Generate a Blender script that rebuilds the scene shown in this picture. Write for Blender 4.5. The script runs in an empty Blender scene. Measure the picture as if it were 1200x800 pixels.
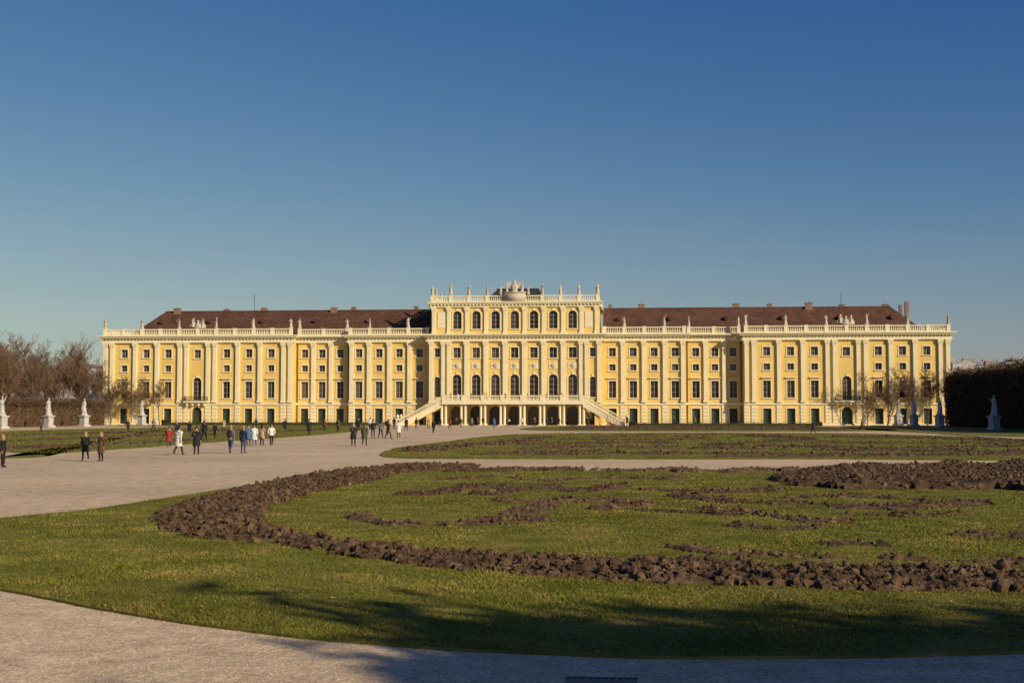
import bpy, math, random, bmesh
import numpy as np
from mathutils import Vector, Matrix
random.seed(7); rng=np.random.default_rng(7)
scene=bpy.context.scene
col=scene.collection

# ------------------------------------------------------------------ camera
F=1500.0; TH=math.radians(4.95); PITCH=math.atan(84/F)
C=Vector((22.8,-273,2.5))
fwd=Vector((-math.sin(TH)*math.cos(PITCH), math.cos(TH)*math.cos(PITCH), math.sin(PITCH)))
right=Vector((math.cos(TH),math.sin(TH),0)); up=right.cross(fwd)
cam=bpy.data.cameras.new("camera"); camo=bpy.data.objects.new("camera",cam); col.objects.link(camo)
camo.location=C; camo.rotation_euler=fwd.to_track_quat('-Z','Y').to_euler()
cam.lens=45; cam.sensor_width=36; cam.clip_end=20000; cam.clip_start=0.1
scene.camera=camo
def G(u,v):
    """ground position (metres) back-projected through the camera from image pixel u,v"""
    d=fwd*F+right*(u-600)+up*(400-v); t=-C.z/d.z; p=C+d*t; return (p.x,p.y)

# ------------------------------------------------------------------ materials
def newmat(name):
    m=bpy.data.materials.new(name); m.use_nodes=True
    nt=m.node_tree; b=nt.nodes["Principled BSDF"]; return m,nt,b
def mat_noise(name,cols,scale=1.0,rough=0.85,detail=6,bump=0.0,bscale=None,island=0.0,spec=0.3,dist=0.0,second=None):
    m,nt,b=newmat(name); N=nt.nodes; L=nt.links
    tc=N.new("ShaderNodeNewGeometry")
    n=N.new("ShaderNodeTexNoise"); n.inputs["Scale"].default_value=scale; n.inputs["Detail"].default_value=detail; n.inputs["Distortion"].default_value=dist
    L.new(tc.outputs["Position"],n.inputs["Vector"])
    cr=N.new("ShaderNodeValToRGB"); els=cr.color_ramp.elements
    while len(els)>1: els.remove(els[-1])
    els[0].position=cols[0][0]; els[0].color=(*cols[0][1],1)
    for p,c in cols[1:]:
        e=els.new(p); e.color=(*c,1)
    L.new(n.outputs["Fac"],cr.inputs["Fac"]); out=cr.outputs["Color"]
    if second:
        sc,lo,hi=second
        n2=N.new("ShaderNodeTexNoise"); n2.inputs["Scale"].default_value=sc; n2.inputs["Detail"].default_value=4
        L.new(tc.outputs["Position"],n2.inputs["Vector"])
        mr=N.new("ShaderNodeMapRange"); mr.inputs["From Min"].default_value=.3; mr.inputs["From Max"].default_value=.7
        mr.inputs["To Min"].default_value=lo; mr.inputs["To Max"].default_value=hi
        L.new(n2.outputs["Fac"],mr.inputs["Value"])
        mx=N.new("ShaderNodeVectorMath"); mx.operation='SCALE'
        L.new(out,mx.inputs[0]); L.new(mr.outputs[0],mx.inputs["Scale"]); out=mx.outputs[0]
    if island>0:
        mr=N.new("ShaderNodeMapRange"); mr.inputs["To Min"].default_value=1-island; mr.inputs["To Max"].default_value=1+island
        L.new(tc.outputs["Random Per Island"],mr.inputs["Value"])
        mx=N.new("ShaderNodeVectorMath"); mx.operation='SCALE'
        L.new(out,mx.inputs[0]); L.new(mr.outputs[0],mx.inputs["Scale"]); out=mx.outputs[0]
    L.new(out,b.inputs["Base Color"])
    b.inputs["Roughness"].default_value=rough
    b.inputs["Specular IOR Level"].default_value=spec
    if bump>0:
        bn=N.new("ShaderNodeTexNoise"); bn.inputs["Scale"].default_value=bscale or scale*3; bn.inputs["Detail"].default_value=8
        L.new(tc.outputs["Position"],bn.inputs["Vector"])
        bp=N.new("ShaderNodeBump"); bp.inputs["Strength"].default_value=bump; bp.inputs["Distance"].default_value=0.05
        L.new(bn.outputs["Fac"],bp.inputs["Height"]); L.new(bp.outputs[0],b.inputs["Normal"])
    return m
M={}
M['gravel']=mat_noise("gravel_mat",[(0.25,(.47,.355,.22)),(0.5,(.64,.495,.315)),(0.75,(.78,.615,.41))],scale=2.2,detail=14,bump=.3,bscale=14,second=(0.10,.82,1.08),spec=.1)
M['stones']=mat_noise("stone_bits_mat",[(0.3,(.34,.26,.18)),(0.7,(.58,.47,.35))],scale=40,island=.4,spec=.1)
M['grass']=mat_noise("grass_mat",[(0.3,(.120,.120,.022)),(0.5,(.180,.172,.034)),(0.72,(.28,.228,.066))],scale=1.2,detail=12,bump=.3,bscale=20,second=(0.15,.74,1.15),spec=.1)
M['blade']=mat_noise("grass_blade_mat",[(0.3,(.094,.108,.012)),(0.5,(.156,.160,.021)),(0.68,(.28,.228,.053))],scale=.7,detail=12,island=.5,second=(0.22,.66,1.2),rough=.7,spec=.15)
M['soil']=mat_noise("soil_mat",[(0.3,(.062,.040,.024)),(0.55,(.118,.077,.045)),(0.8,(.21,.14,.085))],scale=3,detail=10,bump=.9,bscale=30,island=.35,rough=.95,spec=.1)
M['leaf']=mat_noise("leaf_mat",[(0.3,(.28,.10,.03)),(0.7,(.42,.22,.06))],scale=6,island=.4)
M['wall']=mat_noise("yellow_stucco",[(0.3,(.67,.475,.150)),(0.7,(.76,.55,.188))],scale=.35,detail=8,second=(2.2,.92,1.04),spec=.15)
M['trim']=mat_noise("cream_stucco",[(0.3,(.73,.65,.44)),(0.7,(.80,.73,.51))],scale=.6,detail=8,second=(3,.9,1.04),spec=.15)
M['stonew']=mat_noise("weathered_stone",[(0.3,(.42,.37,.29)),(0.7,(.62,.56,.45))],scale=2.5,detail=8,second=(9,.75,1.05))
M['marble']=mat_noise("statue_marble",[(0.3,(.38,.37,.36)),(0.7,(.62,.61,.59))],scale=2.0,detail=8,second=(7,.7,1.05))
M['roof']=mat_noise("roof_tiles",[(0.3,(.070,.032,.020)),(0.7,(.130,.062,.040))],scale=1.5,detail=10,second=(.4,.75,1.2),rough=.8)
M['copper']=mat_noise("dark_metal_roof",[(0.3,(.03,.03,.032)),(0.7,(.05,.05,.05))],scale=2,rough=.6)
M['frame']=mat_noise("window_frame",[(0.3,(.30,.26,.20)),(0.7,(.38,.33,.26))],scale=3)
M['green']=mat_noise("green_door",[(0.3,(.035,.052,.036)),(0.7,(.05,.07,.048))],scale=3,rough=.6)
M['iron']=mat_noise("iron_railing",[(0.3,(.03,.03,.03)),(0.7,(.04,.04,.04))],scale=3,rough=.5)
M['brick']=mat_noise("chimney_brick",[(0.3,(.18,.10,.065)),(0.7,(.30,.19,.13))],scale=4)
M['bark']=mat_noise("bark",[(0.3,(.110,.068,.042)),(0.7,(.195,.125,.078))],scale=.25,island=.35)
M['hedge']=mat_noise("bare_hedge",[(0.3,(.060,.037,.022)),(0.7,(.12,.075,.040))],scale=.8,island=.45,rough=.9)
M['hedgeg']=mat_noise("box_hedge",[(0.3,(.03,.042,.014)),(0.7,(.06,.07,.022))],scale=2,island=.3)
M['orange']=mat_noise("orange_paint",[(0.3,(.65,.22,.03)),(0.7,(.7,.26,.04))],scale=1)
M['hill']=mat_noise("hazed_hill_mat",[(0.3,(.13,.13,.13)),(0.7,(.20,.19,.18))],scale=.02,detail=12)  # aerial haze is painted into the hill colour as a flat grey
M['city']=mat_noise("hazed_city_walls",[(0.3,(.24,.22,.21)),(0.7,(.40,.37,.35))],scale=.02,island=.5)  # far house walls, greyed in the base colour to stand for distance haze
m,nt,b=newmat("window_glass"); b.inputs["Roughness"].default_value=.15
g=nt.nodes.new("ShaderNodeNewGeometry"); mr=nt.nodes.new("ShaderNodeMapRange"); mr.inputs["To Min"].default_value=.4; mr.inputs["To Max"].default_value=2.6
vm=nt.nodes.new("ShaderNodeVectorMath"); vm.operation='SCALE'; vm.inputs[0].default_value=(.040,.032,.025)
nt.links.new(g.outputs["Random Per Island"],mr.inputs["Value"]); nt.links.new(mr.outputs[0],vm.inputs["Scale"]); nt.links.new(vm.outputs[0],b.inputs["Base Color"])
M['glass']=m
def plain(name,c,rough=.8):
    k=tuple(x*.85 for x in c); k2=tuple(min(1,x*1.15) for x in c)
    return mat_noise(name,[(0.3,k),(0.7,k2)],scale=12,rough=rough)
nt=M['gravel'].node_tree; bs=nt.nodes["Principled BSDF"]
vo=nt.nodes.new("ShaderNodeTexVoronoi"); vo.inputs["Scale"].default_value=34
gg=nt.nodes.new("ShaderNodeNewGeometry"); nt.links.new(gg.outputs["Position"],vo.inputs["Vector"])
mr=nt.nodes.new("ShaderNodeMapRange"); mr.inputs["To Min"].default_value=.66; mr.inputs["To Max"].default_value=1.3
sp=nt.nodes.new("ShaderNodeSeparateColor"); nt.links.new(vo.outputs["Color"],sp.inputs[0]); nt.links.new(sp.outputs[0],mr.inputs["Value"])
vm=nt.nodes.new("ShaderNodeVectorMath"); vm.operation='SCALE'
src=bs.inputs["Base Color"].links[0].from_socket
nt.links.new(src,vm.inputs[0]); nt.links.new(mr.outputs[0],vm.inputs["Scale"]); nt.links.new(vm.outputs[0],bs.inputs["Base Color"])

# ------------------------------------------------------------------ mesh helpers
def fast_mesh(name,V,Fc,mats,smooth=False,parent=None,link=True):
    V=np.asarray(V,dtype=np.float32); Fc=np.asarray(Fc,dtype=np.int32); k=Fc.shape[1]
    me=bpy.data.meshes.new(name)
    me.vertices.add(len(V)); me.vertices.foreach_set("co",V.ravel())
    me.loops.add(Fc.size); me.loops.foreach_set("vertex_index",Fc.ravel())
    me.polygons.add(len(Fc)); me.polygons.foreach_set("loop_start",np.arange(0,Fc.size,k,dtype=np.int32))
    me.polygons.foreach_set("use_smooth",np.full(len(Fc),smooth,dtype=bool))
    me.update(calc_edges=True)
    for m in mats: me.materials.append(m)
    if not link: return me
    o=bpy.data.objects.new(name,me); col.objects.link(o)
    if parent: o.parent=parent
    return o
class MB:
    def __init__(s): s.v=[]; s.f=[]
    def box(s,x0,x1,y0,y1,z0,z1):
        n=len(s.v); s.v+=[(x0,y0,z0),(x1,y0,z0),(x1,y1,z0),(x0,y1,z0),(x0,y0,z1),(x1,y0,z1),(x1,y1,z1),(x0,y1,z1)]
        s.f+=[(n,n+3,n+2,n+1),(n+4,n+5,n+6,n+7),(n,n+1,n+5,n+4),(n+1,n+2,n+6,n+5),(n+2,n+3,n+7,n+6),(n+3,n,n+4,n+7)]
    def poly(s,pts):
        n=len(s.v); s.v+=[tuple(p) for p in pts]; s.f.append(tuple(range(n,n+len(pts))))
    def lathe(s,cx,cy,z,prof,seg=10,sx=1,sy=1):
        n=len(s.v)
        for r,h in prof:
            for i in range(seg):
                a=2*math.pi*i/seg; s.v.append((cx+r*sx*math.cos(a),cy+r*sy*math.sin(a),z+h))
        for j in range(len(prof)-1):
            for i in range(seg):
                a=n+j*seg+i; b=n+j*seg+(i+1)%seg; s.f.append((a,b,b+seg,a+seg))
        s.f.append(tuple(n+(len(prof)-1)*seg+i for i in range(seg)))
    def mesh(s,V,Fs,loc=(0,0,0),sc=1,rz=0):
        n=len(s.v); c,sn=math.cos(rz),math.sin(rz)
        for x,y,z in V: s.v.append((loc[0]+sc*(x*c-y*sn),loc[1]+sc*(x*sn+y*c),loc[2]+sc*z))
        for f in Fs: s.f.append(tuple(n+i for i in f))
    def build(s,name,mat,parent=None,smooth=False):
        me=bpy.data.meshes.new(name); me.from_pydata(s.v,[],s.f); me.update()
        me.materials.append(mat)
        if smooth: me.polygons.foreach_set("use_smooth",[True]*len(me.polygons))
        o=bpy.data.objects.new(name,me); col.objects.link(o)
        if parent: o.parent=parent
        return o
def empty(name,loc=(0,0,0)):
    e=bpy.data.objects.new(name,None); col.objects.link(e); e.location=loc; e.empty_display_size=.2; return e
def pip(px,py,poly):
    inside=np.zeros(px.shape,bool); n=len(poly); j=n-1
    for i in range(n):
        xi,yi=poly[i]; xj,yj=poly[j]
        if yi!=yj:
            c=((yi>py)!=(yj>py))&(px<(xj-xi)*(py-yi)/(yj-yi)+xi); inside^=c
        j=i
    return inside
def pdist(px,py,pts,closed=True):
    d=np.full(px.shape,1e9); n=len(pts)
    for i in range(n if closed else n-1):
        ax,ay=pts[i]; bx,by=pts[(i+1)%n]; dx,dy=bx-ax,by-ay; L=dx*dx+dy*dy+1e-9
        t=np.clip(((px-ax)*dx+(py-ay)*dy)/L,0,1)
        d=np.minimum(d,np.hypot(px-ax-t*dx,py-ay-t*dy))
    return d
def vnoise(x,y,s,seed=0):
    r=np.random.default_rng(seed); o=np.zeros_like(np.asarray(x,dtype=float))
    for k in range(6):
        a=r.uniform(0,6.28); f=s*r.uniform(.5,2.2); o+=np.sin(x*f*math.cos(a)+y*f*math.sin(a)+r.uniform(0,6.28))
    return o/6
def smoothpoly(pts,closed=True,n=8,jit=0):
    out=[]; N=len(pts); R=range(N) if closed else range(N-1)
    for i in R:
        if closed: p0,p1,p2,p3=[np.array(pts[(i+k)%N]) for k in(-1,0,1,2)]
        else: p0,p1,p2,p3=[np.array(pts[min(max(i+k,0),N-1)]) for k in(-1,0,1,2)]
        for k in range(n):
            t=k/n
            q=.5*((2*p1)+(-p0+p2)*t+(2*p0-5*p1+4*p2-p3)*t*t+(-p0+3*p1-3*p2+p3)*t**3)
            if jit: q=q+jit*np.array([float(vnoise(q[0],q[1],2.0,1)),float(vnoise(q[0],q[1],2.0,2))])
            out.append((float(q[0]),float(q[1])))
    if not closed: out.append(tuple(map(float,pts[-1])))
    return out

# ------------------------------------------------------------------ ground
gm=MB(); S=9000
gm.poly([(-S,-S,0),(S,-S,0),(S,S,0),(-S,S,0)]); gm.build("ground",M['gravel'])
def lawn(name,pts,z=0.03,n=8,jit=.06):
    P=smoothpoly(pts,True,n,jit); bm=bmesh.new()
    top=[bm.verts.new((x,y,z)) for x,y in P]; bot=[bm.verts.new((x,y,0.001)) for x,y in P]
    f=bm.faces.new(top); f.normal_update()
    if f.normal.z<0: f.normal_flip()
    for i in range(len(P)):
        j=(i+1)%len(P); bm.faces.new((top[i],bot[i],bot[j],top[j]))
    bmesh.ops.triangulate(bm,faces=[f],ngon_method='EAR_CLIP')
    me=bpy.data.meshes.new(name); bm.to_mesh(me); bm.free(); me.materials.append(M['grass'])
    o=bpy.data.objects.new(name,me); col.objects.link(o); return P
gp=lambda L:[G(u,v) for u,v in L]
lawnN=lawn("lawn",[(8.6,-251.2),(11.0,-253.8)]+gp([(0,692),(60,704),(150,721),(300,742),(450,757),(600,766),(800,772),(1000,771)])+[(31,-258.8),(60,-257.5),(60,-211.5)]+gp([(1200,548),(900,551),(600,552),(490,546),(440,549),(370,557),(300,568),(200,583),(100,598),(0,608)])+[(7.3,-247.5)])
lawnF=lawn("lawn",gp([(445,533),(470,524),(520,518),(575,511),(640,508),(800,507),(1000,508),(1150,512)])+[(60,-120),(60,-196)]+gp([(900,538),(600,538),(480,537)]),jit=.2)
lawnL=lawn("lawn",[(-60,-150),(-62,-100)]+gp([(0,505),(200,500.5),(400,499),(430,502),(390,508),(200,522),(0,536)])+[(-14,-196)],jit=.2)
lawn("lawn",[(11,-88),(11,-22),(40,-20),(60,-22),(60,-88)],jit=.2)
lawn("lawn",[(-75,-30),(-75,-12),(-28,-12),(-28,-30)],jit=.2)
lawn("lawn",[(66,-140),(66,-20),(120,-20),(120,-140)],jit=.2)

def ico(sub):
    bm=bmesh.new(); bmesh.ops.create_icosphere(bm,subdivisions=sub,radius=1)
    V=np.array([v.co[:] for v in bm.verts]); Fc=np.array([[v.index for v in f.verts] for f in bm.faces]); bm.free(); return V,Fc
IV,IF=ico(2); IV1,IF1=ico(1)
clods=[]
for k in range(8):
    V=IV.copy()
    for _ in range(3):
        nrm=rng.normal(size=3); nrm/=np.linalg.norm(nrm); off=rng.uniform(.55,.9)
        d=V@nrm-off; V=V-np.outer(np.clip(d,0,None),nrm)
    V*=1+rng.normal(0,.16,(len(V),1)); V*=rng.uniform(.55,1.3,3); clods.append(V)
clods1=[]
for k in range(6):
    V=IV1.copy(); V*=1+rng.normal(0,.2,(len(V),1)); V*=rng.uniform(.6,1.2,3); clods1.append(V)
def rotmats(n):
    q=rng.normal(size=(n,4)); q/=np.linalg.norm(q,axis=1)[:,None]; w,x,y,z=q.T
    return np.stack([1-2*(y*y+z*z),2*(x*y-z*w),2*(x*z+y*w),2*(x*y+z*w),1-2*(x*x+z*z),2*(y*z-x*w),2*(x*z-y*w),2*(y*z+x*w),1-2*(x*x+y*y)],1).reshape(n,3,3)
def scatter(protos,Fc,P,S):
    n=len(P); R=rotmats(n); idx=rng.integers(0,len(protos),n); PR=np.array(protos)
    V=np.einsum('nij,nvj->nvi',R,PR[idx])*S[:,None,None]+P[:,None,:]
    k=PR.shape[1]; FF=(Fc[None]+(np.arange(n)*k)[:,None,None]).reshape(-1,Fc.shape[1])
    return V.reshape(-1,3),FF
def bed(name,inside_fn,dist_fn,bounds,cell,height,dens,smin,smax,hi=True,fall=.7):
    x0,x1,y0,y1=bounds
    xs=np.arange(x0,x1,cell); ys=np.arange(y0,y1,cell); X,Y=np.meshgrid(xs,ys,indexing='ij')
    D=dist_fn(X,Y); IN=inside_fn(X,Y,D)
    H=0.034+height*np.clip(D/fall,0,1)**.7*(0.72+.5*vnoise(X,Y,2.2,3)+.3*vnoise(X,Y,7,13))+np.abs(rng.normal(0,.025,X.shape))
    H=np.where(IN,H,0.0)
    ny=Y.shape[1]; idx=np.arange(X.size).reshape(X.shape)
    a=idx[:-1,:-1];b_=idx[1:,:-1];c=idx[1:,1:];d=idx[:-1,1:]
    cnt=IN[:-1,:-1].astype(int)+IN[1:,:-1]+IN[1:,1:]+IN[:-1,1:]; keep=cnt>=2
    FF=np.stack([a[keep],b_[keep],c[keep],d[keep]],1)
    if len(FF)==0: return
    used=np.unique(FF); rm=np.full(X.size,-1); rm[used]=np.arange(len(used))
    V=np.stack([X.ravel(),Y.ravel(),H.ravel()],1)[used]; FF=rm[FF]
    T=np.concatenate([FF[:,[0,1,2]],FF[:,[0,2,3]]])
    area=keep.sum()*cell*cell; n=int(area*dens)
    ci=rng.integers(0,int(keep.sum()),n); ax,ay=a[keep][ci]//ny,a[keep][ci]%ny
    px=xs[ax]+rng.uniform(-.3,1.3,n)*cell; py=ys[ay]+rng.uniform(-.3,1.3,n)*cell
    pz=H[ax,ay]; s=smin+(smax-smin)*rng.random(n)**3.0
    CV,CF=scatter(clods if hi else clods1,IF if hi else IF1,np.stack([px,py,pz+s*.1],1),s)
    return fast_mesh(name,np.concatenate([V,CV]),np.concatenate([T,CF+len(V)]),[M['soil']])
bo=gp([(560,547),(470,546.5),(430,551),(370,557),(310,568),(240,585),(180,604),(190,622),(240,634),(300,637),(380,650),(480,664),(600,675),(750,685),(900,691),(1050,695),(1260,698)])
bi=gp([(1260,675),(1050,671),(900,667),(750,663),(600,655),(450,645),(345,629),(315,615),(308,602),(330,590),(390,574),(445,563),(480,554),(560,551)])
BP=smoothpoly(bo,False,6)+smoothpoly(bi,False,6)
bx=[p[0] for p in BP]; by=[p[1] for p in BP]
bed("soil_bed",lambda X,Y,D:pip(X,Y,BP)&(D+.36*vnoise(X,Y,3.3,9)+.16*vnoise(X,Y,9,19)>0.06),lambda X,Y:pdist(X,Y,BP),(min(bx),max(bx),min(by),max(by)),.08,.13,95,.012,.10)
B2=smoothpoly(gp([(900,562),(940,554),(1000,550),(1120,548),(1260,548),(1260,575),(1150,575),(1050,574),(950,573)]),True,6)
bed("soil_bed",lambda X,Y,D:pip(X,Y,B2)&(D+1.5*vnoise(X,Y,1.2,9)>0.15),lambda X,Y:pdist(X,Y,B2),(min(p[0] for p in B2),max(p[0] for p in B2),min(p[1] for p in B2),max(p[1] for p in B2)),.18,.28,26,.03,.13,False)
def band(pts,w,height=.06,dens=45,cell=.12,smin=.015,smax=.085,hi=False,z=1.6):
    P=smoothpoly(gp(pts),False,6); X=[p[0] for p in P]; Y=[p[1] for p in P]
    df=lambda A,B:w/2*(1.0+1.4*vnoise(A,B,z,5)+.8*vnoise(A,B,z*3,15))-pdist(A,B,P,False)
    bed("soil_bed",lambda A,B,D:D>0,df,(min(X)-w,max(X)+w,min(Y)-w,max(Y)+w),cell,height,dens,smin,smax,hi,.35)
for pts,w in [([(487,580),(520,576),(560,571),(600,574),(570,580)],.95),([(640,572),(690,576),(722,570)],1.2),
   ([(415,606),(430,612),(480,617),(560,616),(640,611),(600,607),(560,611)],.5),([(625,601),(640,593),(700,588),(750,592),(710,597)],.75),
   ([(800,583),(870,590),(950,592),(1050,597),(1140,590)],.85),([(830,597),(880,603),(940,611),(985,612)],.6),
   ([(795,643),(830,649),(870,652),(940,655),(1000,656)],.4),([(980,639),(1040,641)],.4),([(1040,656),(1120,659),(1220,661)],.35),([(750,600),(850,604)],.4),([(560,585),(620,590),(660,584)],.5),([(760,575),(840,578),(900,575)],.7),
   ([(930,585),(1000,583),(1080,587)],.6),([(640,564),(720,561),(800,563)],.7),([(1000,604),(1080,606),(1130,601)],.4),([(520,563),(580,560),(620,563)],.6),([(860,618),(930,622),(960,618)],.35),([(1120,628),(1220,632)],.35)]:
    band(pts,w)
band([(540,553),(620,551),(700,552),(860,553),(920,551)],1.3,.12,18)
for pts,w in [([(480,530),(540,523),(600,519),(640,513)],2.4),([(700,512),(860,510.5),(950,515),(880,519)],1.9),([(560,528),(700,524.5),(900,527),(1180,530)],1.5),
   ([(900,523),(1050,526),(1190,523)],1.7),([(990,512),(1100,514),(1180,517)],2.2),([(640,533),(800,532),(1100,534)],1.1),([(620,521),(760,519),(860,522)],1.4),([(660,515),(760,516),(820,514)],1.7),([(960,519),(1060,520),(1190,519.5)],1.4),([(560,533),(620,531),(700,529)],1.0),([(820,535.5),(1000,535),(1190,533.5)],.9)]:
    band(pts,w,.11,6.0,.3,.05,.17,z=.6)
for pts,w in [([(0,526),(60,524),(140,520),(220,516)],1.8),([(20,517),(100,514),(200,510)],1.8),([(0,511),(150,507),(300,504)],2.0),([(240,510),(330,506),(380,503)],1.6)]:
    band(pts,w,.11,4,.3,.05,.17,z=.6)
for ya,yb,w in((-80,-78,2.4),(-66,-60,2.0),(-48,-50,2.4),(-36,-32,1.9)):
    P=[(14,ya),(26,yb),(40,ya+2),(57,yb-1)]
    bed("soil_bed",lambda A,B,D:D>0,lambda A,B,P=P,w=w:w/2*(1+.9*vnoise(A,B,.6,5))-pdist(A,B,P,False),(12,59,min(ya,yb)-3,max(ya,yb)+4),.4,.14,2.5,.08,.2,False,.5)
# grass blades
def lawn_pts(n,dmin,dmax,poly=None):
    poly=poly or lawnN
    d=dmin*(dmax/dmin)**rng.random(n); a=rng.uniform(-.42,.42,n)-TH
    x=C.x+d*np.tan(a); y=C.y+d
    ok=pip(x,y,poly); x,y=x[ok],y[ok]
    if poly is lawnN: ok=~(pip(x,y,BP)&(pdist(x,y,BP)>.25)); x,y=x[ok],y[ok]
    return x,y
xs_=[];ys_=[]
for n_,a_,b_,p_ in((560000,11,62,lawnN),(160000,68,175,lawnF),(110000,75,200,lawnL)):
    x,y=lawn_pts(n_,a_,b_,p_); xs_.append(x); ys_.append(y)
x=np.concatenate(xs_); y=np.concatenate(ys_); n=len(x)
dd=y-C.y; h=rng.uniform(.012,.042,n)*(1+.5*vnoise(x,y,2,8))*(1+.4*vnoise(x,y,.5,18))*np.clip(dd/60,1,2); w=.003+dd*.00032*rng.uniform(.6,1.2,n)
ang=rng.uniform(0,6.28,n); lx=rng.normal(0,.8,n)*h; ly=rng.normal(0,.8,n)*h
V=np.empty((n,3,3)); V[:,0]=np.stack([x-w*np.cos(ang),y-w*np.sin(ang),np.full(n,.025)],1); V[:,1]=np.stack([x+w*np.cos(ang),y+w*np.sin(ang),np.full(n,.025)],1); V[:,2]=np.stack([x+lx,y+ly,.028+h],1)
fast_mesh("grass",V.reshape(-1,3),np.arange(3*n).reshape(-1,3),[M['blade']])
x,y=lawn_pts(900,12,40); n=len(x); s=rng.uniform(.015,.045,n); R=rotmats(n)
R[:,2,:]*=.35
q=np.array([[-1,0,0],[-.2,-.7,.1],[1,0,0],[-.2,.7,.1]])
V=np.einsum('nij,vj->nvi',R,q)*s[:,None,None]+np.stack([x,y,np.full(n,.06)],1)[:,None]
fast_mesh("fallen_leaves",V.reshape(-1,3),np.arange(4*n).reshape(-1,4),[M['leaf']])
n=90000; d=9*(40/9)**rng.random(n); a=rng.uniform(-.45,.42,n)-TH; x=C.x+d*np.tan(a); y=C.y+d; ok=~pip(x,y,lawnN); x,y=x[ok],y[ok]; n=len(x)
oc=np.array([[1,0,0],[-1,0,0],[0,1,0],[0,-1,0],[0,0,.7],[0,0,-.7]]); of=np.array([[0,2,4],[2,1,4],[1,3,4],[3,0,4],[2,0,5],[1,2,5],[3,1,5],[0,3,5]])
V,FF=scatter([oc,oc*[1,.7,.8],oc*[.8,1.2,.7]],of,np.stack([x,y,np.full(n,.001)],1),rng.uniform(.003,.011,n)); fast_mesh("gravel",V,FF,[M['stones']])
dx,dy=G(705,799); mb=MB()
for i in range(9): mb.box(dx-.3+i*.07,dx-.27+i*.07,dy-.15,dy+.15,.004,.012)
mb.box(dx-.34,dx+.34,dy-.19,dy-.15,.004,.014); mb.box(dx-.34,dx+.34,dy+.15,dy+.19,.004,.014); mb.box(dx-.33,dx+.33,dy-.16,dy+.16,.001,.007)
mb.build("drain_grate",M['iron'])

# ------------------------------------------------------------------ palace
pal=empty("palace")
W=MB();T=MB();GL=MB();FR=MB();GD=MB();RF=MB();ST=MB();IR=MB();CH=MB();CU=MB();BA=MB()
def opening_details(o,y,surround=True):
    x,w,z0,z1=o['x'],o['w'],o['z0'],o['z1']; a=x-w/2; b=x+w/2; dp=.5; arch=o.get('arch'); r=w/2
    zt=z1-r if arch else z1
    for xx in(a,b): W.poly([(xx,y,z0),(xx,y+dp,z0),(xx,y+dp,zt),(xx,y,zt)])
    W.poly([(a,y,z0),(b,y,z0),(b,y+dp,z0),(a,y+dp,z0)])
    if not arch:
        W.poly([(a,y,z1),(b,y,z1),(b,y+dp,z1),(a,y+dp,z1)])
    else:
        pts=[(x+r*math.cos(math.pi*(1-i/12)),zt+r*math.sin(math.pi*(1-i/12))) for i in range(13)]
        W.poly([(a,y,z1)]+[(p[0],y,p[1]) for p in pts[:7]]); W.poly([(b,y,z1)]+[(p[0],y,p[1]) for p in pts[6:]][::-1])
        for p,q in zip(pts,pts[1:]): W.poly([(p[0],y,p[1]),(q[0],y,q[1]),(q[0],y+dp,q[1]),(p[0],y+dp,p[1])])
        if surround:
            R=r+.26; po=[(x+R*math.cos(math.pi*(1-i/12)),zt+R*math.sin(math.pi*(1-i/12))) for i in range(13)]
            pi=[(x+(r+.01)*math.cos(math.pi*(1-i/12)),zt+(r+.01)*math.sin(math.pi*(1-i/12))) for i in range(13)]
            for i in range(12):
                T.poly([(pi[i][0],y-.1,pi[i][1]),(pi[i+1][0],y-.1,pi[i+1][1]),(po[i+1][0],y-.1,po[i+1][1]),(po[i][0],y-.1,po[i][1])])
                T.poly([(po[i][0],y-.1,po[i][1]),(po[i+1][0],y-.1,po[i+1][1]),(po[i+1][0],y,po[i+1][1]),(po[i][0],y,po[i][1])])
            T.box(x-.2,x+.2,y-.2,y-.003,z1-.02,z1+.5)
    (GD if o.get('door') else GL).poly([(a,y+dp,z0),(b,y+dp,z0),(b,y+dp,z1),(a,y+dp,z1)])
    fw=.07; k=FR if not o.get('door') else GD
    if not o.get('open'):
        k.box(x-.05,x+.05,y+dp-.1,y+dp-.02,z0,z1-.02)
        for xx in(a,b-fw): k.box(xx+.002,xx+fw,y+dp-.09,y+dp-.015,z0,zt)
        nb=o.get('bars',2)
        for i in range(nb+1):
            zz=z0+(zt-z0)*i/nb; k.box(a+.003,b-.003,y+dp-.08,y+dp-.02,zz-.035 if i else zz+.003,zz+.035 if i<nb else zz-.003+.035*(1 if arch else 0))
    if surround:
        sw=.2
        T.box(a-sw,a-.005,y-.09,y+.002,z0,zt); T.box(b+.005,b+sw,y-.09,y+.002,z0,zt)
        if not arch: T.box(a-sw,b+sw,y-.1,y+.002,z1+.003,z1+.24)
        T.box(a-sw-.1,b+sw+.1,y-.2,y+.002,z0-.2,z0-.004)
        if o.get('ped'):
            zt2=z1+.55; T.box(a-.35,b+.35,y-.45,y+.002,zt2,zt2+.18)
def facade(x0,x1,z0,z1,y,ops):
    xs=sorted({x0,x1}|{o['x']-o['w']/2 for o in ops}|{o['x']+o['w']/2 for o in ops})
    zs=sorted({z0,z1}|{o['z0'] for o in ops}|{o['z1'] for o in ops})
    for i in range(len(xs)-1):
        for j in range(len(zs)-1):
            cx=(xs[i]+xs[i+1])/2; cz=(zs[j]+zs[j+1])/2
            if any(abs(cx-o['x'])<o['w']/2 and o['z0']<cz<o['z1'] for o in ops): continue
            W.poly([(xs[i],y,zs[j]),(xs[i+1],y,zs[j]),(xs[i+1],y,zs[j+1]),(xs[i],y,zs[j+1])])
    for o in ops: opening_details(o,y,o.get('sur',True))
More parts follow.
